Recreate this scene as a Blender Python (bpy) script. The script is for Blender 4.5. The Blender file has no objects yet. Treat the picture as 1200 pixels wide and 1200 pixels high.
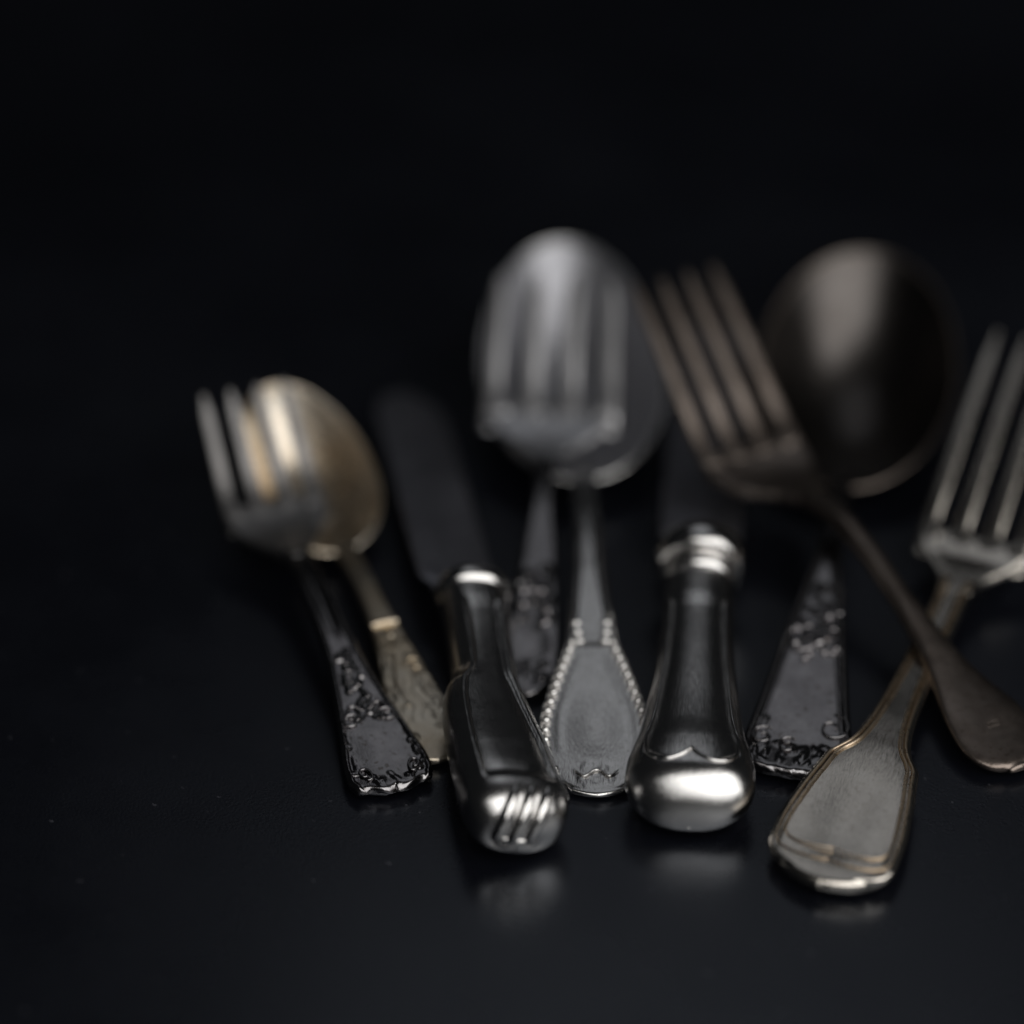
import bpy, math, random
import numpy as np

# ------------------------------------------------------------------ camera, light, exposure
S = 0.001                                    # all shapes are written in millimetres
scene = bpy.context.scene
col = scene.collection
random.seed(7)
rng = np.random.default_rng(11)

cam_data = bpy.data.cameras.new('camera')
cam = bpy.data.objects.new('camera', cam_data)
col.objects.link(cam)
EL = math.radians(35.0)
DIST = 0.620
cam.location = (0, -DIST * math.cos(EL), DIST * math.sin(EL))
cam.rotation_euler = (math.pi / 2 - EL, 0, 0)
cam_data.lens = 100
cam_data.sensor_width = 36
cam_data.clip_start = 0.01
cam_data.clip_end = 50
cam_data.dof.use_dof = True
cam_data.dof.focus_distance = 0.5405
cam_data.dof.aperture_fstop = 3.0
cam_data.dof.aperture_blades = 0
scene.camera = cam

world = bpy.data.worlds.new('World')
scene.world = world
world.use_nodes = True
world.node_tree.nodes['Background'].inputs[0].default_value = (0.86, 0.92, 1.0, 1)
world.node_tree.nodes['Background'].inputs[1].default_value = 0.008


def area(name, loc, target, sx, sy, watts, color):
    d = bpy.data.lights.new(name, 'AREA')
    d.shape = 'RECTANGLE'
    d.size, d.size_y = sx, sy
    d.energy = watts
    d.color = color
    o = bpy.data.objects.new(name, d)
    col.objects.link(o)
    o.location = loc
    v = np.array(target) - np.array(loc)
    yaw = math.atan2(v[0], v[1])
    pitch = math.atan2(v[2], math.hypot(v[0], v[1]))
    o.rotation_euler = (math.pi / 2 + pitch, 0, -yaw)
    return o


area('window_light', (0.36, -0.62, 0.61), (0.03, -0.08, 0), 1.25, 0.92, 9.0, (1.0, 0.985, 0.96))
area('ceiling_light', (0.09, 0.59, 0.95), (0.09, 0.5901, 0), 0.48, 0.74, 0.35, (0.92, 0.95, 1.0))

scene.view_settings.view_transform = 'Standard'
scene.view_settings.look = 'None'
scene.view_settings.exposure = 0.0
scene.view_settings.gamma = 1.0
scene.view_settings.use_curve_mapping = False
scene.cycles.use_denoising = True
scene.cycles.max_bounces = 8


# ------------------------------------------------------------------ materials
def metal(name, colour, tarnish, rough, amount=0.5, scratch=0.06, scale=1.0, spot=0.0):
    m = bpy.data.materials.new(name)
    m.use_nodes = True
    nt = m.node_tree
    N = nt.nodes
    b = N['Principled BSDF']
    b.inputs['Metallic'].default_value = 1.0
    tc = N.new('ShaderNodeTexCoord')

    def noise(sc, det=4.0, rgh=0.6, vec=None):
        n = N.new('ShaderNodeTexNoise')
        n.inputs['Scale'].default_value = sc
        n.inputs['Detail'].default_value = det
        n.inputs['Roughness'].default_value = rgh
        nt.links.new(vec or tc.outputs['Object'], n.inputs['Vector'])
        return n

    def ramp(src, p0, p1, c0, c1):
        r = N.new('ShaderNodeValToRGB')
        r.color_ramp.elements[0].position = p0
        r.color_ramp.elements[1].position = p1
        r.color_ramp.elements[0].color = (*c0, 1)
        r.color_ramp.elements[1].color = (*c1, 1)
        nt.links.new(src, r.inputs['Fac'])
        return r
    big = noise(150 * scale, 6, 0.65)
    cr = ramp(big.outputs['Fac'], 0.5 - 0.22, 0.5 + 0.22, tarnish, colour)
    mix = N.new('ShaderNodeMix')
    mix.data_type = 'RGBA'
    mix.inputs['Factor'].default_value = amount
    mix.inputs['A'].default_value = (*colour, 1)
    nt.links.new(cr.outputs['Color'], mix.inputs['B'])
    out = mix.outputs['Result']
    if spot > 0:                                   # small dark tarnish freckles
        sp = noise(900, 2, 0.5)
        sr = ramp(sp.outputs['Fac'], 0.30, 0.40, (0.35, 0.30, 0.25), (1, 1, 1))
        mm = N.new('ShaderNodeMix')
        mm.data_type = 'RGBA'
        mm.blend_type = 'MULTIPLY'
        mm.inputs['Factor'].default_value = spot
        nt.links.new(out, mm.inputs['A'])
        nt.links.new(sr.outputs['Color'], mm.inputs['B'])
        out = mm.outputs['Result']
    nt.links.new(out, b.inputs['Base Color'])
    rn = noise(420 * scale, 5, 0.7)
    rr = N.new('ShaderNodeMapRange')
    rr.inputs['From Min'].default_value = 0.3
    rr.inputs['From Max'].default_value = 0.7
    rr.inputs['To Min'].default_value = rough * 0.88
    rr.inputs['To Max'].default_value = rough * 1.15
    nt.links.new(rn.outputs['Fac'], rr.inputs['Value'])
    nt.links.new(rr.outputs['Result'], b.inputs['Roughness'])
    # fine wear: scratches in two directions plus a little orange peel
    mp = N.new('ShaderNodeMapping')
    mp.inputs['Rotation'].default_value = (0, 0, 0.6)
    mp.inputs['Scale'].default_value = (1.0, 0.06, 1.0)
    nt.links.new(tc.outputs['Object'], mp.inputs['Vector'])
    s1 = noise(5200, 2, 0.5, mp.outputs['Vector'])
    mp2 = N.new('ShaderNodeMapping')
    mp2.inputs['Rotation'].default_value = (0, 0, -0.9)
    mp2.inputs['Scale'].default_value = (1.0, 0.05, 1.0)
    nt.links.new(tc.outputs['Object'], mp2.inputs['Vector'])
    s2 = noise(4300, 2, 0.5, mp2.outputs['Vector'])
    ad = N.new('ShaderNodeMath')
    ad.operation = 'ADD'
    nt.links.new(s1.outputs['Fac'], ad.inputs[0])
    nt.links.new(s2.outputs['Fac'], ad.inputs[1])
    bp = N.new('ShaderNodeBump')
    bp.inputs['Strength'].default_value = scratch
    bp.inputs['Distance'].default_value = 0.0002
    nt.links.new(ad.outputs[0], bp.inputs['Height'])
    nt.links.new(bp.outputs['Normal'], b.inputs['Normal'])
    return m


M = {
    'silver': metal('worn_silver', (0.64, 0.63, 0.62), (0.47, 0.46, 0.45), 0.19, 0.4, 0.20, spot=0.12),
    'polished': metal('polished_silver', (0.74, 0.73, 0.72), (0.50, 0.48, 0.46), 0.16, 0.6, 0.06, spot=0.12),
    'dark': metal('dark_tarnished_silver', (0.31, 0.30, 0.305), (0.14, 0.134, 0.14), 0.19, 0.8, 0.10, spot=0.6),
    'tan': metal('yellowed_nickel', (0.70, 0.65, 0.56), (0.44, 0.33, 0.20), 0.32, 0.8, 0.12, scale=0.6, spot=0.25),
    'brown': metal('brown_tarnished_silver', (0.24, 0.205, 0.182), (0.14, 0.112, 0.095), 0.33, 0.8, 0.14, spot=0.4),
    'nickel': metal('plated_nickel', (0.66, 0.62, 0.565), (0.48, 0.44, 0.39), 0.19, 0.6, 0.16, spot=0.2),
    'brass': metal('worn_brass_line', (0.84, 0.69, 0.52), (0.62, 0.48, 0.33), 0.28, 0.7, 0.08),
    'satin': metal('satin_silver', (0.38, 0.38, 0.405), (0.31, 0.31, 0.33), 0.50, 0.5, 0.10),
    'patchy': metal('yellowed_silver_painted_reflection', (0.76, 0.74, 0.69), (0.48, 0.33, 0.17), 0.28, 0.9, 0.10, scale=0.3, spot=0.15),  # orange patches put a warm reflection into the bowl's colour
    'pewter': metal('dim_silver', (0.27, 0.262, 0.26), (0.19, 0.183, 0.18), 0.38, 0.7, 0.10),
    'grey': metal('greyed_silver', (0.50, 0.495, 0.51), (0.41, 0.405, 0.415), 0.32, 0.6, 0.10),
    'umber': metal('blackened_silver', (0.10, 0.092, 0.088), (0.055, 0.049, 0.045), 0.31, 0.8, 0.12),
    'blade': metal('dull_blade_steel', (0.36, 0.36, 0.40), (0.25, 0.25, 0.28), 0.36, 0.8, 0.14, spot=0.3),
}


def table_material():
    m = bpy.data.materials.new('matte_black_table')
    m.use_nodes = True
    nt = m.node_tree
    N = nt.nodes
    b = N['Principled BSDF']
    tc = N.new('ShaderNodeTexCoord')
    n = N.new('ShaderNodeTexNoise')
    n.inputs['Scale'].default_value = 9
    n.inputs['Detail'].default_value = 8
    n.inputs['Roughness'].default_value = 0.7
    nt.links.new(tc.outputs['Object'], n.inputs['Vector'])
    r = N.new('ShaderNodeValToRGB')
    r.color_ramp.elements[0].position = 0.3
    r.color_ramp.elements[1].position = 0.7
    r.color_ramp.elements[0].color = (0.0017, 0.0020, 0.0034, 1)
    r.color_ramp.elements[1].color = (0.0034, 0.0038, 0.0062, 1)
    nt.links.new(n.outputs['Fac'], r.inputs['Fac'])
    # faint pale flecks of wear
    v = N.new('ShaderNodeTexNoise')
    v.inputs['Scale'].default_value = 420
    v.inputs['Detail'].default_value = 3
    nt.links.new(tc.outputs['Object'], v.inputs['Vector'])
    vr = N.new('ShaderNodeValToRGB')
    vr.color_ramp.elements[0].position = 0.70
    vr.color_ramp.elements[1].position = 0.76
    vr.color_ramp.elements[0].color = (0, 0, 0, 1)
    vr.color_ramp.elements[1].color = (0.035, 0.035, 0.04, 1)
    nt.links.new(v.outputs['Fac'], vr.inputs['Fac'])
    a = N.new('ShaderNodeMix')
    a.data_type = 'RGBA'
    a.blend_type = 'ADD'
    a.inputs['Factor'].default_value = 1.0
    nt.links.new(r.outputs['Color'], a.inputs['A'])
    nt.links.new(vr.outputs['Color'], a.inputs['B'])
    nt.links.new(a.outputs['Result'], b.inputs['Base Color'])
    rr = N.new('ShaderNodeMapRange')
    rr.inputs['From Min'].default_value = 0.3
    rr.inputs['From Max'].default_value = 0.7
    rr.inputs['To Min'].default_value = 0.20
    rr.inputs['To Max'].default_value = 0.37
    nt.links.new(n.outputs['Fac'], rr.inputs['Value'])
    nt.links.new(rr.outputs['Result'], b.inputs['Roughness'])
    b.inputs['Specular IOR Level'].default_value = 0.74
    b.inputs['Specular Tint'].default_value = (0.84, 0.90, 1.0, 1)     # slightly blue-black lacquer
    f = N.new('ShaderNodeTexNoise')
    f.inputs['Scale'].default_value = 1600
    f.inputs['Detail'].default_value = 4
    nt.links.new(tc.outputs['Object'], f.inputs['Vector'])
    bp = N.new('ShaderNodeBump')
    bp.inputs['Strength'].default_value = 0.12
    bp.inputs['Distance'].default_value = 0.0003
    nt.links.new(f.outputs['Fac'], bp.inputs['Height'])
    nt.links.new(bp.outputs['Normal'], b.inputs['Normal'])
    return m


# ------------------------------------------------------------------ mesh helpers
def link_mesh(name, verts, faces, mat, parent=None, smooth=True):
    me = bpy.data.meshes.new(name)
    me.from_pydata((np.asarray(verts) * S).tolist(), [], faces)
    me.materials.append(mat)
    if smooth:
        me.shade_smooth()
    o = bpy.data.objects.new(name, me)
    col.objects.link(o)
    if parent is not None:
        o.parent = parent
    return o


def thing(name, label, cat, loc, yaw_deg, group=None, roll=0.0, pitch=0.0):
    o = bpy.data.objects.new(name, None)
    o.empty_display_size = 0.01
    col.objects.link(o)
    o.rotation_mode = 'XYZ'
    o.location = [v * S for v in loc]
    o.rotation_euler = (math.radians(pitch), math.radians(roll), -math.radians(yaw_deg))
    o['label'] = label
    o['category'] = cat
    if group:
        o['group'] = group
    return o


def pchip(xs, ys, x):
    xs, ys = np.asarray(xs, float), np.asarray(ys, float)
    h = np.diff(xs)
    dl = np.diff(ys) / h
    d = np.zeros_like(ys)
    for i in range(1, len(xs) - 1):
        if dl[i - 1] * dl[i] > 0:
            w1, w2 = 2 * h[i] + h[i - 1], h[i] + 2 * h[i - 1]
            d[i] = (w1 + w2) / (w1 / dl[i - 1] + w2 / dl[i])
    d[0], d[-1] = dl[0], dl[-1]
    x = np.clip(np.asarray(x, float), xs[0], xs[-1])
    i = np.clip(np.searchsorted(xs, x) - 1, 0, len(xs) - 2)
    t = (x - xs[i]) / h[i]
    return ((1 + 2 * t) * (1 - t) ** 2 * ys[i] + t * (1 - t) ** 2 * h[i] * d[i]
            + t * t * (3 - 2 * t) * ys[i + 1] + t * t * (t - 1) * h[i] * d[i + 1])


def smooth01(x, a, b):
    t = np.clip((x - a) / (b - a), 0, 1)
    return t * t * (3 - 2 * t)


class Sweep:
    """A bar of flattened section running along local +Y; stations are (s, z, width, thickness[, x])."""

    def __init__(self, st, n=4.0, crown=0.0, dish=None, relief=None, end=None, nb=None):
        st = [tuple(q) + (0.0,) * (5 - len(q)) for q in st]
        self.st = np.array(st, float)
        self.n, self.nb, self.crown, self.dish, self.relief, self.end = n, nb or n, crown, dish, relief, end

    def get(self, s):
        a = self.st
        return [pchip(a[:, 0], a[:, k], s) for k in (1, 2, 3, 4)]

    def tangent(self, s):
        d = 0.05
        a = self.st
        s0, s1 = np.clip(s - d, a[0, 0], a[-1, 0]), np.clip(s + d, a[0, 0], a[-1, 0])
        dz = (self.get(s1)[0] - self.get(s0)[0]) / (s1 - s0) * (0.0 if self.level else 1.0)
        L = np.sqrt(1 + dz * dz)
        return 1 / L, dz / L

    def height(self, s, x, w, t):
        u = np.clip(np.abs(2 * x / np.maximum(w, 1e-6)), 0, 1)
        h = t / 2 * (1 - u ** self.n) ** (1 / self.n)
        h = h + self.crown * (1 - u * u)
        if self.dish:
            h = h + self.dish(s, u) * (1 - u ** 6)
        if self.relief:
            h = h + self.relief(s, x, u) * np.clip((1 - u) * 12, 0, 1)
        return h

    def shift(self, s, u):
        return self.end(s, u) if self.end else 0 * u

    def point(self, s, x, lift=0.0):
        """world-of-the-thing point on the upper face"""
        s, x = np.atleast_1d(np.asarray(s, float)), np.atleast_1d(np.asarray(x, float))
        z, w, t, xc = self.get(s)
        ty, tz = self.tangent(s)
        rel, self.relief = self.relief, None
        h = self.height(s, x, w, t) + lift
        self.relief = rel
        return np.stack([x + xc, s - tz * h + self.shift(s, 2 * x / w), z + ty * h], -1)

    def build(self, name, mat, parent, ns=160, nu=40, nbot=14, cap0=True, cap1=True, step=None):
        a = self.st
        s = np.linspace(a[0, 0], a[-1, 0], ns) if step is None else step
        ns = len(s)
        v = np.linspace(-1, 1, nu)
        ut = 0.45 * v + 0.55 * np.sin(v * math.pi / 2)
        vb = np.linspace(1, -1, nbot)
        ub = np.sin(vb * math.pi / 2)[1:-1]
        u = np.concatenate([ut, ub])
        top = np.concatenate([np.ones(nu, bool), np.zeros(nbot - 2, bool)])
        m = len(u)
        z, w, t, xc = self.get(s)
        ty, tz = self.tangent(s)
        X = u[None] * w[:, None] / 2
        SS = np.repeat(s[:, None], m, 1)
        T, W = t[:, None] + 0 * X, w[:, None] + 0 * X
        H = np.where(top[None], self.height(SS, X, W, T), 0)
        au = np.abs(u[None]) + 0 * X
        Hb = -T / 2 * (1 - au ** self.nb) ** (1 / self.nb)
        if self.dish:
            Hb = Hb + self.dish(SS, au) * (1 - au ** 6)
        H = np.where(top[None], H, Hb)
        Y = SS - tz[:, None] * H + self.shift(SS, u[None] + 0 * X)
        V = np.stack([X + xc[:, None], Y, z[:, None] + ty[:, None] * H], -1)
        rings = [V[i] for i in range(ns)]

        def cap(i, sgn):
            out = []
            base, c = V[i], np.array([xc[i], 0, 0])
            r = t[i] / 2
            mid = np.array([0, 0, z[i]])
            for k in range(1, 7):
                th = k / 6 * math.pi / 2
                ins, off = r * (1 - math.cos(th)), r * math.sin(th) * self.blunt
                q = base.copy()
                hx = base[:, 0] - xc[i]
                q[:, 0] = xc[i] + np.sign(hx) * np.maximum(np.abs(hx) - ins, 0)
                f = math.cos(th)
                q[:, 2] = z[i] + (base[:, 2] - z[i]) * f
                q[:, 1] = base[:, 1] + sgn * off
                out.append(q)
            return out
        if cap0:
            rings = cap(0, -1)[::-1] + rings
        if cap1:
            rings = rings + cap(ns - 1, 1)
        R = len(rings)
        verts = np.concatenate(rings)
        faces = []
        for i in range(R - 1):
            b0, b1 = i * m, (i + 1) * m
            for j in range(m):
                k = (j + 1) % m
                faces.append((b0 + j, b1 + j, b1 + k, b0 + k))
        o = link_mesh(name, verts, faces, mat, parent)
        return o
    blunt = 1.0
    level = False                                          # keep the sections upright (knife handles)


def tube_verts(path, radius, seg=8, flat=1.0):
    """closed tube along a 3-D polyline; radius may vary"""
    P = np.asarray(path, float)
    n = len(P)
    r = np.broadcast_to(np.asarray(radius, float), (n,))
    T = np.gradient(P, axis=0)
    T /= np.linalg.norm(T, axis=1)[:, None] + 1e-9
    up = np.array([0, 0, 1.0])
    A = np.cross(T, up)
    A /= np.linalg.norm(A, axis=1)[:, None] + 1e-9
    B = np.cross(A, T)
    ang = np.linspace(0, 2 * math.pi, seg, endpoint=False)
    V = (P[:, None] + r[:, None, None] * (np.cos(ang)[None, :, None] * A[:, None]
         + flat * np.sin(ang)[None, :, None] * B[:, None])).reshape(-1, 3)
    F = []
    for i in range(n - 1):
        for j in range(seg):
            k = (j + 1) % seg
            F.append((i * seg + j, i * seg + k, (i + 1) * seg + k, (i + 1) * seg + j))
    F.append(tuple(range(seg))[::-1])
    F.append(tuple((n - 1) * seg + j for j in range(seg)))
    return V, F


def resample(pts, n):
    P = np.asarray(pts, float)
    d = np.concatenate([[0], np.cumsum(np.linalg.norm(np.diff(P, axis=0), axis=1))])
    t = np.linspace(0, d[-1], n)
    return np.stack([np.interp(t, d, P[:, k]) for k in range(P.shape[1])], -1)


def curve2(pts, n=60):
    """smooth curve through (x, s) points"""
    P = np.asarray(pts, float)
    k = np.arange(len(P))
    t = np.linspace(0, len(P) - 1, n * 3)
    out = []
    for c in range(2):
        # Catmull-Rom
        p = np.concatenate([[2 * P[0, c] - P[1, c]], P[:, c], [2 * P[-1, c] - P[-2, c]]])
        i = np.minimum(t.astype(int), len(P) - 2)
        f = t - i
        a, b, c2, d = p[i], p[i + 1], p[i + 2], p[i + 3]
        out.append(0.5 * (2 * b + (c2 - a) * f + (2 * a - 5 * b + 4 * c2 - d) * f * f + (3 * b - 3 * c2 + d - a) * f ** 3))
    return resample(np.stack(out, -1), n)


def ridge(name, sweep, pts, radius, mat, parent, n=60, lift=0.0, smooth_path=True, taper=False, flat=1.0, thin=None):
    """a raised line lying on the upper face of a sweep, given by (x, s) points"""
    Q = curve2(pts, n) if smooth_path else resample(pts, n)
    P = sweep.point(Q[:, 1], Q[:, 0], lift)
    r = np.full(n, radius)
    if taper:
        q = np.linspace(0, 1, n)
        r = radius * (0.35 + 0.65 * np.sin(np.pi * np.clip(q, 0.02, 0.98)) ** 0.6)
    if thin:                                               # the line fades towards its end
        r = r * np.interp(np.linspace(0, 1, n), [0, thin[0], thin[0] + 0.08, 1], [1, 1, thin[1], thin[1]])
    V, F = tube_verts(P, r, 8, flat)
    return link_mesh(name, V, F, mat, parent)


def spiral(cx, cs, r0, turns, a0, n=40, sx=1.0, hand=1, grow=0.15):
    a = np.linspace(0, turns * 2 * math.pi, n)
    r = r0 * (grow + (1 - grow) * a / a[-1])
    return np.stack([cx + hand * sx * r * np.cos(a + a0), cs + r * np.sin(a + a0)], -1)


_blob = {}


def blob(name, centre, rx, ry, rz, mat, parent, rot=0.0):
    """small flattened bead, mesh shared between equal ones"""
    key = (name, round(rx, 2), round(ry, 2), round(rz, 2), mat.name)
    if key not in _blob:
        ns, nr = 12, 7
        V, F = [], []
        for i in range(nr):
            th = math.pi * i / (nr - 1)
            for j in range(ns):
                p = 2 * math.pi * j / ns
                V.append((rx * math.sin(th) * math.cos(p), ry * math.sin(th) * math.sin(p), rz * math.cos(th)))
        for i in range(nr - 1):
            for j in range(ns):
                k = (j + 1) % ns
                F.append((i * ns + j, (i + 1) * ns + j, (i + 1) * ns + k, i * ns + k))
        me = bpy.data.meshes.new(name)
        me.from_pydata((np.array(V) * S).tolist(), [], F)
        me.materials.append(mat)
        me.shade_smooth()
        _blob[key] = me
    o = bpy.data.objects.new(name, _blob[key])
    col.objects.link(o)
    o.parent = parent
    o.location = [float(c) * S for c in centre]
    o.rotation_euler = (0, 0, rot)
    return o


def bowl(name, mat, parent, heel, pitch, L, W, depth, egg=0.12, t=1.3, xc=0.0, yaw=0.0, roll=0.0, nr=26, nt=120, deep=0.0, rim_mat=None):
    """spoon bowl: heel = (s, z) of the rim by the handle, pitch in degrees"""
    th = np.linspace(0, 2 * math.pi, nt, endpoint=False)
    oy = L / 2 * (1 - np.cos(th))
    ox = W / 2 * np.sin(th) * (1 + egg * np.cos(th))
    rr = np.sin(np.linspace(0, 1, nr) * math.pi / 2)
    cy = L * (0.5 - deep)
    rings_top, rings_bot = [], []
    for r in rr:
        x = ox * r
        y = cy + (oy - cy) * r
        z = -depth * (1 - r ** 2.2) ** 1.05
        # the rim itself sweeps down a little along its sides
        sag = -0.035 * W * (np.sin(math.pi * np.clip(y / L, 0, 1)) ** 1.5) * (np.abs(2 * x / W)) ** 2
        rings_top.append(np.stack([x, y, z + sag], -1))
        k = 1 + 0.0 * r
        rings_bot.append(np.stack([x * k, cy + (y - cy) * k, z + sag - t * (1.15 - 0.35 * r)], -1))
    rim = rings_top[-1].copy()
    out = rim - np.array([0, cy, 0])
    out[:, 2] = 0
    out /= np.linalg.norm(out, axis=1)[:, None]
    e1 = rim + out * t * 0.35 + np.array([0, 0, -t * 0.12])
    e2 = rim + out * t * 0.50 + np.array([0, 0, -t * 0.42])
    e3 = rim + out * t * 0.35 + np.array([0, 0, -t * 0.72])
    rings = rings_top[1:] + [e1, e2, e3] + rings_bot[::-1][:-1]
    V = [rings_top[0][0]]
    F = []
    for q in rings:
        V.extend(q)
    n = len(rings)
    for j in range(nt):
        F.append((0, 1 + (j + 1) % nt, 1 + j))
    for i in range(n - 1):
        a, b = 1 + i * nt, 1 + (i + 1) * nt
        for j in range(nt):
            k = (j + 1) % nt
            F.append((a + j, a + k, b + k, b + j))
    V.append(rings_bot[0][0])
    last = len(V) - 1
    a = 1 + (n - 1) * nt
    for j in range(nt):
        F.append((a + j, a + (j + 1) % nt, last))
    V = np.array(V)
    p, w, ro = math.radians(pitch), math.radians(yaw), math.radians(roll)
    c, s_ = math.cos(ro), math.sin(ro)
    V = np.stack([V[:, 0] * c + V[:, 2] * s_, V[:, 1], -V[:, 0] * s_ + V[:, 2] * c], -1)
    c, s_ = math.cos(p), math.sin(p)
    V = np.stack([V[:, 0], V[:, 1] * c - V[:, 2] * s_, V[:, 1] * s_ + V[:, 2] * c], -1)
    c, s_ = math.cos(w), math.sin(w)
    V = np.stack([V[:, 0] * c + V[:, 1] * s_, -V[:, 0] * s_ + V[:, 1] * c, V[:, 2]], -1)
    V += np.array([xc, heel[0], heel[1]])
    o = link_mesh(name, V, F, mat, parent)
    k = 1 + (nr - 1) * nt                                  # the worn, brighter lip of the bowl
    P = V[k:k + nt]
    P = np.concatenate([P, P[:2]])
    RV, RF = tube_verts(P, t * 0.42, 8)
    link_mesh('rim', RV, RF, rim_mat or mat, o)
    return o


def fork_head(parent, mat, path, s_neck, s_root, s_tip, widths, w_root, w_tip, n_t, slot, t=2.0, tine_t=1.9, bend=None):
    """head plate + separate tines; path = [(s, z)], widths = [(s, w)] from neck to root"""
    ps = np.array(path, float)

    def z(s):
        return pchip(ps[:, 0], ps[:, 1], s)

    ws = np.array(widths, float)
    ss = np.linspace(s_neck, s_root + 0.6, 30)
    wv = pchip(ws[:, 0], ws[:, 1], ss)
    tt = t * (1 + 0.25 * (1 - smooth01(ss, s_neck, s_root)) - 0.12 * smooth01(ss, s_root - 3, s_root))
    head = Sweep([(a, float(z(a)), float(b), float(c), float(bend(a)) if bend else 0.0) for a, b, c in zip(ss, wv, tt)], n=5.0,
                 dish=lambda s, u: -0.9 * smooth01(s, s_neck + 6, s_root) * (1 - u * u))
    head.blunt = 0.15
    head.build('head', mat, parent, ns=60, nu=26)
    pitch_root = (w_root + slot) / n_t
    pitch_tip = (w_tip + slot) / n_t
    for i in range(n_t):
        k = i - (n_t - 1) / 2
        st = []
        u_ = 2 * k * pitch_root / w_root
        dz = -0.9 * (1 - u_ ** 2) * (1 - min(1, abs(u_)) ** 6)
        for q in np.linspace(0, 1, 26):
            s = s_root - 4 + (s_tip - s_root + 4) * q
            p = pitch_root + (pitch_tip - pitch_root) * q
            wroot = pitch_root - slot
            w = wroot * (1 - 0.28 * q)
            d = s - (s_root + 0.2)
            xk = p * k
            if d < 3.0:                                   # fillet that rounds the end of each slot
                f = slot * (1 - math.sqrt(max(0.0, 1 - (1 - min(1, max(0, d / 3.0))) ** 2)))
                if i in (0, n_t - 1):                     # outer tines widen on their inner side only
                    w, xk = w + f / 2, xk - math.copysign(f / 4, k)
                else:
                    w = w + f
            tipf = smooth01(np.array(q), 0.86, 1.0)
            w = w * (1 - 0.55 * float(tipf))
            th = (t + 0.1) * (1 - 0.4 * q)
            sink = 0.9 * (1 - float(smooth01(np.array(s), s_root - 4, s_root - 0.8)))
            st.append((s, float(z(s)) + dz * (1 - q) - sink, w, th, xk + (bend(s) if bend else 0)))
        Sweep(st, n=3.2).build('tine', mat, parent, ns=60, nu=14, nbot=9)
    return head


def bumps(regions, seed):
    """a field of small raised leaves: regions = [(s0, s1, x0, x1, count, size, amp)]"""
    g = np.random.default_rng(seed)
    L = []
    for s0, s1, x0, x1, n, size, amp in regions:
        for _ in range(n):
            L.append((g.uniform(s0, s1), g.uniform(x0, x1), size * g.uniform(0.6, 1.4), size * g.uniform(0.35, 0.8),
                      g.uniform(0, math.pi), amp * g.uniform(0.5, 1.2)))

    def f(s, x, u):
        h = np.zeros_like(s)
        for cs, cx, a, b, r, amp in L:
            ds, dx = s - cs, x - cx
            p, q = ds * math.cos(r) + dx * math.sin(r), -ds * math.sin(r) + dx * math.cos(r)
            h = np.maximum(h, 1.15 * amp * np.clip(1 - 0.6 * ((p / a) ** 2 + (q / b) ** 2), 0, 1) ** 2.0)
        return h
    return f


def edge_rim(inset, width, amp):
    """a raised border a little inside the outline"""
    def f(s, x, u, w):
        d = (1 - u) * w / 2
        return amp * np.exp(-((d - inset) / width) ** 2)
    return f


# ------------------------------------------------------------------ the setting
def build_table():
    n = 2
    V = [(-3000, -1500, 0), (3000, -1500, 0), (3000, 4500, 0), (-3000, 4500, 0),
         (-3000, -1500, -30), (3000, -1500, -30), (3000, 4500, -30), (-3000, 4500, -30)]
    F = [(0, 1, 2, 3), (7, 6, 5, 4), (0, 4, 5, 1), (1, 5, 6, 2), (2, 6, 7, 3), (3, 7, 4, 0)]
    o = link_mesh('table', V, F, table_material(), smooth=False)
    o['kind'] = 'structure'
    o['label'] = 'matte black table top under the cutlery'


build_table()


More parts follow.
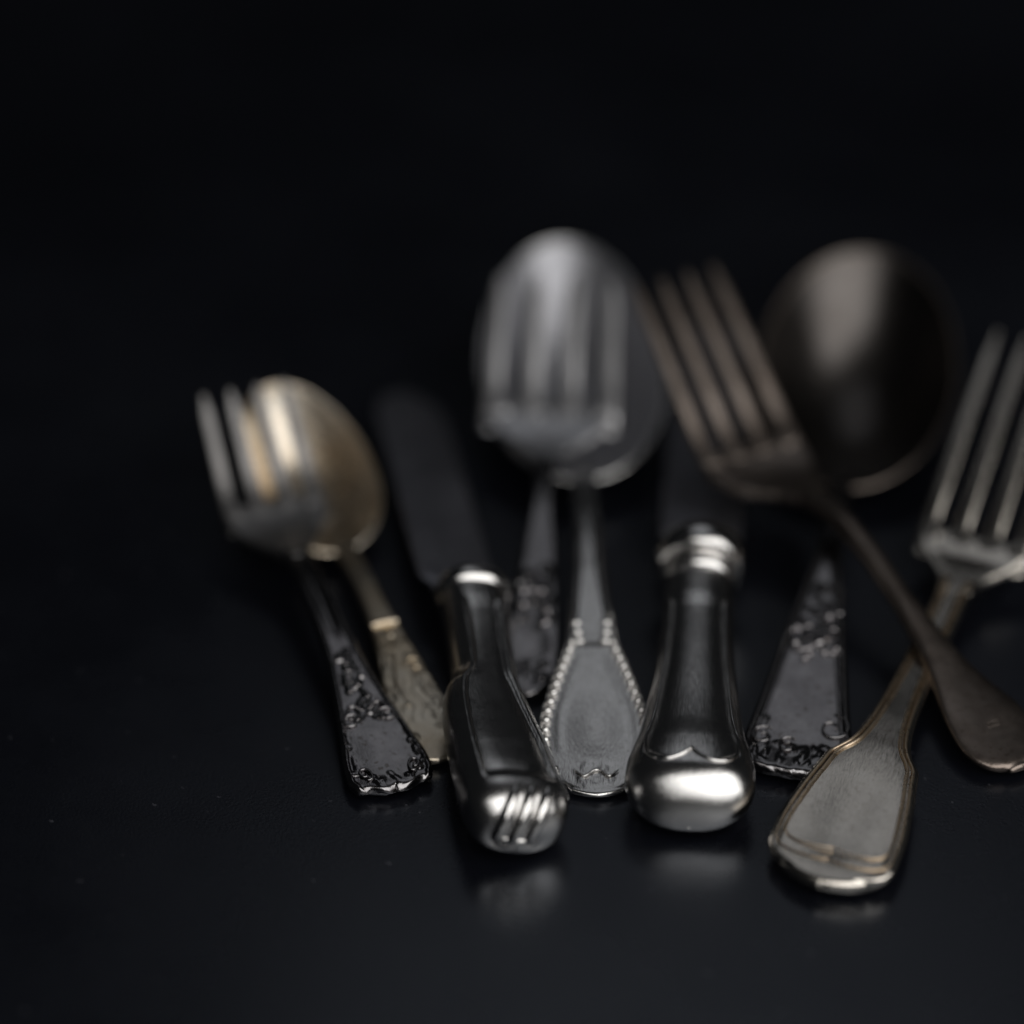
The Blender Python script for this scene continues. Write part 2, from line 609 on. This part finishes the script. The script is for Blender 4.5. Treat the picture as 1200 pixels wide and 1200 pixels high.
# ------------------------------------------------------------------ ornate small fork, far left
def ornate_fork():
    t = thing('fork', 'small dark tarnished fork with leafy ornate handle, leftmost piece, tines over a spoon bowl',
              'fork', (-22.8, -92.6, 0), -19.4)
    mt = M['dark']
    rim = edge_rim(0.9, 0.42, 0.35)
    bm = bumps([(17, 33, -1.8, 1.8, 26, 1.2, 0.4), (3, 18, -7.0, -5.6, 12, 1.1, 0.3), (3, 18, 5.8, 7.2, 12, 1.1, 0.3),
                (0.5, 2.4, -6.5, 6.5, 14, 1.0, 0.35), (14, 19, -4, 4, 12, 1.2, 0.4)], 3)
    st = [(0, 2.0, 15.8, 2.8), (1.5, 2.2, 17.0, 2.5), (4, 2.8, 16.8, 2.3), (10, 4.0, 14.6, 2.2), (20, 6.0, 10.9, 2.3), (32, 8.4, 7.4, 2.5),
          (47, 10.4, 5.9, 2.9), (58, 11.0, 5.5, 3.0), (66, 10.4, 6.0, 2.8)]
    ss = np.array([q[0] for q in st])
    ww = np.array([q[2] for q in st])

    def relief(s, x, u):
        w = pchip(ss, ww, s)
        groove = -0.35 * np.exp(-((x) / 0.9) ** 2) * smooth01(s, 34, 40)
        panel = 0.35 * np.exp(-((s - 8.5) / 5.0) ** 2 - (x / 4.2) ** 2)
        return rim(s, x, u, w) + bm(s, x, u) + groove + panel
    sw = Sweep(st, n=5, relief=relief, end=lambda s, u: (-1.5 * (1 - u * u) + 0.35 * np.cos(u * 9)) * (1 - smooth01(s, 0, 7)))
    h = sw.build('handle', mt, t, ns=240, nu=72)
    for hand in (-1, 1):
        ridge('scroll', sw, spiral(hand * 3.6, 15.0, 2.0, 1.5, 0.4, hand=hand), 0.34, mt, h, 40, 0.35, False, True)
        ridge('scroll', sw, spiral(hand * 5.0, 2.6, 1.5, 1.4, 2.2, hand=hand), 0.32, mt, h, 36, 0.35, False, True)
        ridge('leaf', sw, [(hand * 0.5, 17.0), (hand * 2.4, 18.6), (hand * 3.6, 17.8), (hand * 4.4, 15.8)], 0.5, mt, h, 24, 0.2, True, True)
    fork_head(t, M['pewter'], [(60, 11.0), (66, 10.4), (74, 9.6), (80, 10.4), (86, 12.8), (96, 20.5), (105, 28.0)], 64, 83.5, 105,
              [(64, 5.8), (68, 7.5), (72, 12.5), (76, 18.0), (80, 21.7), (85, 22.4)], 22.4, 21.0, 4, 2.5)


# ------------------------------------------------------------------ yellowed spoon
def tan_spoon():
    t = thing('spoon', 'small yellowed spoon with engraved tan handle, between the leftmost fork and a knife',
              'spoon', (-15.0, -83.5, 0), -17.8)
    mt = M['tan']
    bm = bumps([(4, 30, -5.2, -2.4, 40, 1.3, 0.22), (4, 30, 2.4, 5.2, 40, 1.3, 0.22), (26, 33, -2, 2, 14, 1.1, 0.25)], 5)
    st = [(0, 1.6, 9.0, 1.8), (2, 1.8, 11.4, 1.8), (6, 2.4, 12.4, 1.8), (14, 3.8, 11.4, 1.8), (22, 5.0, 9.2, 2.0), (34, 6.2, 6.0, 2.3), (48, 6.4, 4.5, 2.7),
          (60, 5.4, 4.3, 2.7), (68.5, 4.6, 5.2, 2.2)]

    def relief(s, x, u):
        g = -0.10 * (np.sin(x * 3.1 + np.sin(s * 0.9) * 2.0) > 0.75) * smooth01(s, 6, 9) * (1 - smooth01(s, 28, 32))
        return bm(s, x, u) + g
    sw = Sweep(st, n=5, relief=relief, end=lambda s, u: -2.2 * (1 - u * u) * (1 - smooth01(s, 0, 6)))
    h = sw.build('handle', mt, t, ns=200, nu=52)
    ridge('band', sw, [(-2.75, 35.4), (0, 35.6), (2.75, 35.4)], 0.75, mt, h, 16, 0.15)
    blob('bead', sw.point(31.5, 0.2, 0.1)[0], 0.8, 0.8, 0.5, mt, h)
    ridge('scroll', sw, spiral(2.6, 22.5, 2.0, 1.4, 0.6), 0.28, mt, h, 36, 0.15, False, True)
    ridge('leaf', sw, [(-1.5, 12), (-2.4, 17), (-1.6, 22), (-0.4, 26)], 0.4, mt, h, 26, 0.1, True, True)
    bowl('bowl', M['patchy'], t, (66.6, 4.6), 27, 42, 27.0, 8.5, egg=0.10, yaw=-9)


# ------------------------------------------------------------------ knives
def knife_blade(mat, parent, s0, s1, z0, z1, w, x0, x1, tip=9.0):
    st = []
    for q in np.linspace(0, 1, 40):
        s = s0 + (s1 - s0) * q
        d = (s1 - s) / tip
        wd = w * (1 if d >= 1 else max(0.06, math.sqrt(max(0, 1 - (1 - d) ** 2))))
        wd *= 0.72 + 0.28 * float(smooth01(np.array(s), s0 + 3, s0 + 7))
        st.append((s, z0 + (z1 - z0) * q, wd, 1.9 - 0.8 * q, x0 + (x1 - x0) * q))
    return Sweep(st, n=1.6).build('blade', mat, parent, ns=110, nu=20)


def ridged_knife():
    t = thing('table_knife', 'silver knife with chunky handle whose butt ends in three raised ribs, left of centre',
              'knife', (-0.5, -111.8, 0.9), -8.2, roll=13, pitch=2.2)
    mt = M['silver']
    st = []
    for a in np.linspace(0.12, 1.5, 20):
        top, bot = 4.2 + 10.2 * math.sin(a) ** 0.8, 4.2 - 3.9 * math.sin(a) ** 0.6
        st.append((5.8 - 7.6 * math.cos(a), (top + bot) / 2, 20.2 * math.sin(a) ** 0.42, top - bot))
    st += [(9, 7.4, 19.6, 14.2, -0.5), (16, 7.4, 19.4, 13.6, -1.0), (24, 7.2, 18.2, 12.8, -1.6),
           (32, 7.0, 16.6, 12.2, -2.0), (36, 7.0, 15.2, 11.9, -2.0), (38.5, 7.0, 13.4, 11.7, -1.4), (41, 7.0, 12.8, 11.5, -1.0), (50, 7.0, 12.6, 11.2, -0.6), (60, 7.0, 13.0, 11.6, -0.2), (68, 7.0, 13.4, 12.0)]
    ss = np.array([q[0] for q in st])
    ww = np.array([q[2] for q in st])

    def relief(s, x, u):
        w = pchip(ss, ww, s)
        inner = w / 2 - 3.0
        d = inner - np.abs(x)
        m = smooth01(s, 5, 8) * (1 - smooth01(s, 58, 62))
        return m * (-0.55 * smooth01(d, 0, 0.9) + 0.30 * np.exp(-((d + 0.5) / 0.5) ** 2))
    sw = Sweep(st, n=2.7, relief=relief, end=lambda s, u: -0.9 * (1 - u * u) * (1 - smooth01(s, 0, 5)))
    sw.level, sw.blunt = True, 0.4
    a = np.linspace(0.12, 1.5, 50)
    h = sw.build('handle', mt, t, nu=76, nbot=26, step=np.concatenate([5.8 - 7.6 * np.cos(a), np.linspace(5.6, 68, 180)]))
    # three ribs wrapping over the butt from the top face to the underside
    for k, x in enumerate((-2.9, 0.2, 3.3)):
        P = sw.point(5.8 - 7.6 * np.cos(np.linspace(1.25, 0.14, 22)), np.full(22, x), 0.15)
        P[:, 0] += np.linspace(1.3, -1.3, 22)
        e = P[-1]
        tail = np.array([e + (-0.1, 0.3, -0.8), e + (-0.2, 1.6, -1.3)])
        P = resample(np.concatenate([P, tail]), 34)
        r = 1.35 * np.clip(np.sin(np.linspace(0.06, 0.96, 34) * math.pi) ** 0.45, 0.3, 1)
        V, F = tube_verts(P, r, 12)
        link_mesh('rib', V, F, M['polished'], h)
    # ferrule ring
    rs = Sweep([(66.0, 7.0, 13.6, 12.4), (67.0, 7.0, 15.0, 13.8), (68.4, 7.0, 15.5, 14.2), (69.8, 7.0, 14.8, 13.6), (70.6, 7.0, 12.2, 11.0)], n=2.3)
    rs.blunt = 0.1
    rs.build('ferrule', M['polished'], t, ns=30, nu=40, nbot=30)
    knife_blade(M['blade'], t, 70.0, 153, 5.0, -1.6, 16.6, -1.4, -3.2, 12)


def heart_knife():
    t = thing('table_knife', 'silver knife with bright ringed ferrule and bulbous heart-lined handle end, in the centre',
              'knife', (33.0, -105.0, 0.1), 4.6, pitch=2.4)
    mt = M['silver']
    st = []
    for a in np.linspace(0.002, 1.5, 34):                   # bulbous foot, lower at the front
        top, bot = 3.6 + 10.8 * math.sin(a) ** 0.9, 3.6 - 3.4 * math.sin(a) ** 0.7
        st.append((6.0 - 8.6 * math.cos(a), (top + bot) / 2, 24.7 * math.sin(a) ** 0.62, top - bot))
    foot = len(st)
    st += [(8.5, 7.3, 24.4, 14.3), (12, 7.3, 23.2, 14.2), (18, 7.2, 20.4, 13.6), (27, 7.1, 18.0, 13.2),
          (40, 7.1, 15.6, 12.8), (52, 7.1, 14.8, 12.6), (62, 7.1, 14.6, 12.6), (66, 7.1, 14.6, 12.6)]
    ss = np.array([q[0] for q in st])
    ww = np.array([q[2] for q in st])

    def line(s):
        return pchip(ss, ww, s) / 2 * np.interp(s, [0, 12, 20, 66], [0.74, 0.76, 0.74, 0.72])

    def relief(s, x, u):
        e = 7.7 - 2.4 * np.abs(np.sin(np.clip(x / 7.6, -1, 1) * math.pi)) ** 0.8
        d = np.minimum(line(s) - np.abs(x), (s - e) * 0.9)
        return -0.45 * smooth01(d, -0.2, 0.7) * (1 - smooth01(s, 52, 56))
    sw = Sweep(st, n=2.25, relief=relief)
    sw.level, sw.blunt = True, 0.5
    a = np.linspace(0.002, 1.5, 80)
    h = sw.build('handle', mt, t, nu=80, nbot=30, step=np.concatenate([6.0 - 8.6 * np.cos(a), np.linspace(5.6, 66, 175)]))
    # raised double line: up one side, round the heart-shaped foot, up the other side
    for off, r in ((0.0, 0.42),):
        pts = []
        for s in np.linspace(54, 13, 15):
            pts.append((-(float(line(np.array(s))) + off), s))
        pts += [(-8.7, 10.4), (-8.2, 7.4), (-6.6, 5.6), (-4.4, 5.0), (-2.0, 5.9), (0.0, 7.8)]
        left = list(pts)
        right = [(-x, s) for x, s in left[::-1]][1:]
        ridge('thread', sw, left, r, M['polished'], h, 130, 0.05)
        ridge('thread', sw, [left[-1]] + right, r, M['polished'], h, 130, 0.05)
    for q in ((65.4, 14.4, 14.2, 2.0), (70.8, 18.2, 17.4, 3.6)):
        s, w, th, hw = q
        rs = []
        for a in np.linspace(0, math.pi, 13):
            k = math.sin(a)
            rs.append((s - hw * math.cos(a), th / 2 + 0.3, w - 2.6 + 3.4 * k, th - 2.6 + 3.4 * k))
        r_ = Sweep(rs, n=2.1)
        r_.blunt = 0.05
        r_.build('ferrule', M['polished'], t, ns=36, nu=48, nbot=40)
    knife_blade(M['blade'], t, 73.0, 178, 5.4, -2.6, 17.2, 0, 0, 14)


# ------------------------------------------------------------------ fork lying in the beaded spoon
def bowl_fork():
    t = thing('fork', 'dark fork with short embossed handle, its four tines lying over the beaded spoon bowl',
              'fork', (3.4, -63.8, 0), 3.4)
    mt = M['grey']
    md = M['dark']
    bm = bumps([(17, 32, -3.4, 3.4, 34, 1.3, 0.5), (1, 6, -4, 4, 16, 1.1, 0.4)], 9)
    st = [(0, 1.8, 6.5, 2.2), (1.5, 2.0, 8.8, 2.2), (5, 2.6, 10.6, 2.1), (12, 3.8, 11.0, 2.1), (20, 5.2, 10.0, 2.2), (26, 6.2, 9.2, 2.3), (40, 8.4, 7.0, 2.6),
          (52, 9.8, 4.6, 3.0), (59, 10.2, 4.0, 3.1), (68, 10.4, 5.2, 2.9)]

    def relief(s, x, u):
        return bm(s, x, u) - 0.4 * np.clip(1 - ((s - 11) / 5) ** 2 - (x / 4) ** 2, 0, 1)
    sw = Sweep(st, n=4.5, relief=relief, end=lambda s, u: -2.0 * (1 - u * u) * (1 - smooth01(s, 0, 5)))
    h = sw.build('handle', md, t, ns=180, nu=48)
    for s, x in ((25.5, 1.0), (20.0, 2.6), (21.5, -2.4)):
        blob('bead', sw.point(s, x, 0.2)[0], 1.1, 0.9, 0.7, md, h)
    ridge('scroll', sw, spiral(-1.5, 26.5, 2.2, 1.3, 0.2), 0.35, md, h, 36, 0.3, False, True)
    fork_head(t, mt, [(60, 10.2), (68, 10.4), (74, 10.8), (80, 12.6), (86, 16.0), (96, 23.2), (109, 32.5)], 66, 83.5, 109,
              [(66, 4.8), (69, 7.0), (73, 14.5), (77, 22.8), (81, 28.8), (86, 31.0)], 31.0, 29.0, 4, 4.2, t=2.2, tine_t=2.1)


# ------------------------------------------------------------------ beaded spoon
def beaded_spoon():
    t = thing('spoon', 'silver spoon with beads round its handle end, large bowl under a fork',
              'spoon', (16.2, -93.5, 0), -0.4)
    mt = M['silver']
    st = [(0, 1.5, 12.0, 2.2), (1.2, 1.7, 15.4, 2.3), (3.5, 2.1, 18.8, 2.3), (7, 2.8, 21.3, 2.2), (11, 3.6, 22.2, 2.2), (16, 4.6, 21.6, 2.3), (23, 5.7, 18.4, 2.4), (30, 6.6, 14.6, 2.5),
          (35, 7.1, 11.6, 2.6), (38, 7.3, 10.4, 2.7), (45, 8.0, 9.2, 2.8), (60, 9.4, 6.9, 3.0), (78, 10.3, 5.6, 3.3), (89, 9.8, 5.4, 3.2), (98, 7.8, 6.4, 2.6)]
    ss = np.array([q[0] for q in st])
    ww = np.array([q[2] for q in st])
    bm = bumps([(1.2, 4.6, -3.6, 3.6, 12, 1.1, 0.2)], 21)

    def relief(s, x, u):
        w = pchip(ss, ww, s)
        d = w / 2 - np.abs(x)
        inlay = -0.45 * smooth01(d, 0.25, 0.7) * (1 - smooth01(s, 35, 36.5))       # bead channel and field
        field = 0.10 * np.exp(-((d - 4.0) / 0.8) ** 2) * smooth01(s, 7, 10) * (1 - smooth01(s, 30, 34))
        dome = 0.6 * np.exp(-((s - 13) / 7) ** 2 - (x / 5) ** 2)
        rails = 0.40 * np.exp(-((np.abs(x) - (w / 2 - 1.3)) / 0.5) ** 2) * smooth01(s, 42, 44) * (1 - smooth01(s, 66, 76))
        return inlay + field + dome + rails + bm(s, x, u)
    sw = Sweep(st, n=5, relief=relief, end=lambda s, u: -1.8 * (1 - u * u) * (1 - smooth01(s, 0, 6)))
    h = sw.build('handle', mt, t, ns=260, nu=84)
    for sg in (-1, 1):
        # follow the outline at even spacing
        P = np.array([(sg * (float(pchip(ss, ww, np.array(s))) / 2 - 1.35), s) for s in np.linspace(3.6, 36.2, 400)])
        d = np.concatenate([[0], np.cumsum(np.linalg.norm(np.diff(P, axis=0), axis=1))])
        n = 15
        for q in np.linspace(0, d[-1], n):
            x, s = np.interp(q, d, P[:, 0]), np.interp(q, d, P[:, 1])
            x2, s2 = np.interp(q + 0.4, d, P[:, 0]), np.interp(q + 0.4, d, P[:, 1])
            blob('bead', sw.point(s, x, 0.05)[0], 1.0, 0.78, 0.85, M['polished'], h, math.atan2(s2 - s, x2 - x) - math.pi / 2)
        for s, x in ((36.6, 2.6), (39.2, 2.9), (42.0, 3.1)):
            blob('bead', sw.point(s, sg * x, -0.05)[0], 1.25, 0.85, 0.75, M['polished'], h)
    ridge('crest', sw, [(-4.2, 3.6), (-2.4, 2.6), (-0.6, 3.6), (0.8, 3.6), (2.4, 2.6), (4.2, 3.6)], 0.28, mt, h, 40, 0.0, True, True)
    bowl('bowl', M['satin'], t, (95.4, 7.6), 17.0, 70.0, 40.0, 14.5, egg=0.10, yaw=-3.2, rim_mat=M['silver'])


# ------------------------------------------------------------------ scrolled spoon
def scroll_spoon():
    t = thing('spoon', 'dark spoon with wide wedge handle of scrolls and flowers, big shadowed bowl at upper right',
              'spoon', (54.2, -88.6, 0), 11.0)
    mt = M['dark']
    mb = M['brown']
    st = [(0, 2.2, 20.0, 3.2), (3, 2.5, 21.4, 2.6), (6, 2.8, 21.2, 2.1), (12, 3.7, 19.2, 2.1), (21, 5.0, 16.4, 2.2), (33, 6.6, 13.0, 2.3), (46, 8.2, 9.4, 2.6), (60, 9.5, 5.8, 3.1),
          (77, 10.0, 5.0, 3.3), (92, 7.6, 6.0, 2.8)]
    ss = np.array([q[0] for q in st])
    ww = np.array([q[2] for q in st])
    bm = bumps([(0.8, 5.0, -9.5, 9.5, 40, 1.0, 0.28), (4, 12, -9.5, -6, 12, 1.0, 0.2), (30, 39, -5.0, 5.0, 26, 1.2, 0.45), (40, 50, -2.5, 2.5, 18, 1.1, 0.4)], 14)

    def relief(s, x, u):
        w = pchip(ss, ww, s)
        d = w / 2 - np.abs(x)
        return bm(s, x, u) + 0.45 * np.exp(-((d - 0.9) / 0.45) ** 2) - 0.12 * np.exp(-((d - 2.0) / 0.3) ** 2)
    sw = Sweep(st, n=6, relief=relief, end=lambda s, u: (-1.7 * (1 - u * u) + 0.10 * np.sin(u * 13) + 0.05 * np.sin(u * 29 + 1)) * (1 - smooth01(s, 0, 5)))
    sw.blunt = 0.8
    h = sw.build('handle', mt, t, ns=240, nu=92)
    ridge('scroll', sw, spiral(6.2, 10.4, 3.6, 1.35, -0.6, n=60, hand=1), 0.32, mt, h, 60, 0.25, False, True)
    ridge('scroll', sw, spiral(-1.8, 4.6, 2.2, 1.3, 0.3, n=50, hand=-1), 0.30, mt, h, 50, 0.25, False, True)
    ridge('scroll', sw, spiral(-6.8, 6.4, 2.6, 1.3, 0.3, n=50, hand=-1), 0.28, mt, h, 50, 0.2, False, True)
    ridge('stem', sw, [(-4.8, 32.0), (-3.2, 30.2), (-0.8, 30.8), (0.8, 32.8), (2.8, 34.0), (3.6, 36.6), (3.0, 39.0)], 0.55, mt, h, 60, 0.3, True, True)
    ridge('stem', sw, [(-5.0, 35.0), (-3.4, 36.6), (-1.6, 35.4), (-1.0, 33.2)], 0.5, mt, h, 40, 0.3, True, True)
    for s, x, r in ((36.8, 3.4, 1.1), (32.8, 1.0, 1.5), (30.2, 2.4, 1.0), (30.4, 4.0, 0.9), (31.6, 4.6, 0.8), (28.0, -1.2, 1.0), (29.4, -0.4, 0.9), (40.4, 2.2, 1.1), (41.6, 4.2, 0.9), (32.0, -3.6, 1.2)):
        blob('petal', sw.point(s, x, 0.2)[0], r, r * 0.72, r * 0.65, mt, h, 0.5)
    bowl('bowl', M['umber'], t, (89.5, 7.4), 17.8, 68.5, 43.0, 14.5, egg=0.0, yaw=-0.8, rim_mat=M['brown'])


# ------------------------------------------------------------------ plain fork lying across
def plain_fork():
    t = thing('fork', 'plain brown tarnished fork lying diagonally across another fork, end at the right edge',
              'fork', (97.6, -88.2, 0), -26.0)
    mt = M['brown']
    st = [(0, 2.0, 5.6, 1.8), (0.6, 2.1, 9.0, 2.1), (2, 2.4, 12.8, 2.3), (4.5, 2.9, 15.8, 2.3), (8, 3.6, 17.2, 2.3), (13, 4.8, 16.2, 2.3), (20, 6.0, 12.4, 2.4), (26, 7.4, 9.2, 2.7), (32, 9.2, 7.0, 3.0),
          (38, 11.0, 5.8, 3.1), (45, 12.8, 4.7, 3.2), (57, 16.0, 4.5, 3.5), (66, 17.2, 4.7, 3.5), (76, 16.4, 5.6, 3.3, -0.25), (82, 15.4, 6.6, 3.0, -1.2)]
    sw = Sweep(st, n=3.2, crown=0.25)
    h = sw.build('handle', mt, t, ns=200, nu=48)
    bend = lambda s: -3.4 * float(smooth01(np.array(s), 72, 96))      # the head is knocked a little askew
    # tiny struck mark
    for x in (-0.9, 0.0, 0.9):
        ridge('hallmark', sw, [(x - 0.3, 9.6), (x + 0.3, 9.6), (x + 0.3, 10.6), (x - 0.3, 10.6), (x - 0.3, 9.6)], 0.07, mt, h, 20, 0.0, False)
    fork_head(t, mt, [(74, 16.6), (82, 15.4), (88, 14.6), (94, 15.2), (101, 18.0), (113, 26.2), (126, 35.2), (135, 41.0)], 79, 99.0, 135,
              [(79, 6.2), (82, 8.6), (85, 13.5), (88, 18.6), (92, 22.8), (96, 24.4), (101, 24.6)], 24.6, 23.0, 4, 2.6, t=2.2, tine_t=2.1, bend=bend)


# ------------------------------------------------------------------ threaded fork
def threaded_fork():
    t = thing('fork', 'pale fork with fiddle-shaped handle edged by double tan lines, nearest piece at lower right',
              'fork', (57.2, -119.4, 0), 22.6)
    mt = M['nickel']
    st = [(0, 2.8, 17.0, 3.9), (0.3, 2.85, 19.2, 3.8), (0.8, 2.95, 20.8, 3.7), (1.6, 3.1, 22.3, 3.5), (2.6, 3.3, 23.4, 3.2), (4, 3.6, 24.3, 3.0), (9, 4.4, 24.6, 2.5), (18, 5.4, 22.6, 2.4), (26, 5.9, 19.6, 2.4), (29.5, 6.0, 18.2, 2.4), (31.5, 6.05, 15.6, 2.4), (35, 6.1, 12.0, 2.4),
          (42, 6.1, 9.4, 2.5), (52, 6.0, 8.0, 2.6), (66, 6.0, 7.2, 2.7), (84, 6.6, 7.0, 2.8), (93, 7.2, 8.2, 2.6)]
    ss = np.array([q[0] for q in st])
    ww = np.array([q[2] for q in st])

    def relief(s, x, u):
        w = pchip(ss, ww, s)
        d = w / 2 - np.abs(x)
        k = smooth01(s, 2, 5)
        return k * (-0.25 * np.exp(-((d - 1.8) / 0.32) ** 2) + -0.75 * np.exp(-((s - 14) / 11) ** 2 - (x / 6) ** 2))
    sw = Sweep(st, n=4, relief=relief, end=lambda s, u: -2.2 * (1 - u * u) * (1 - smooth01(s, 0, 8)))
    h = sw.build('handle', mt, t, ns=240, nu=84)

    def offs(s, d):
        return float(pchip(ss, ww, np.array(s))) / 2 - d
    for d, r, s0 in ((1.25, 0.33, 3.0), (2.45, 0.36, 5.0)):
        for sg in (-1, 1):
            pts = [(sg * offs(s, d * np.interp(s, [0, 40, 90], [1, 0.9, 0.72])), s) for s in np.linspace(90, s0 + 2.2, 40)]
            pts += [(sg * offs(s0 + 0.6, d + 0.9), s0 + 0.6), (sg * offs(s0, d + 3.0), s0)]
            pts += [(sg * 4.2, s0), (sg * 1.8, s0 + 0.15), (0, s0 + 0.4)]
            ridge('thread', sw, pts, r, M['brass'], h, 170, 0.18, thin=(0.80, 0.42))
    fork_head(t, M['nickel'], [(80, 6.5), (90, 7.0), (97, 7.6), (103, 9.4), (110, 13.0), (125, 20.0), (140, 26.5), (153, 32.0)], 87, 103.0, 151,
              [(87, 7.2), (90, 8.4), (93, 11.8), (96, 16.6), (99, 20.8), (102, 23.6), (104, 24.4)], 24.4, 23.0, 4, 2.9, t=2.3, tine_t=2.2)


tan_spoon()
ornate_fork()
ridged_knife()
heart_knife()
beaded_spoon()
bowl_fork()
scroll_spoon()
threaded_fork()
plain_fork()
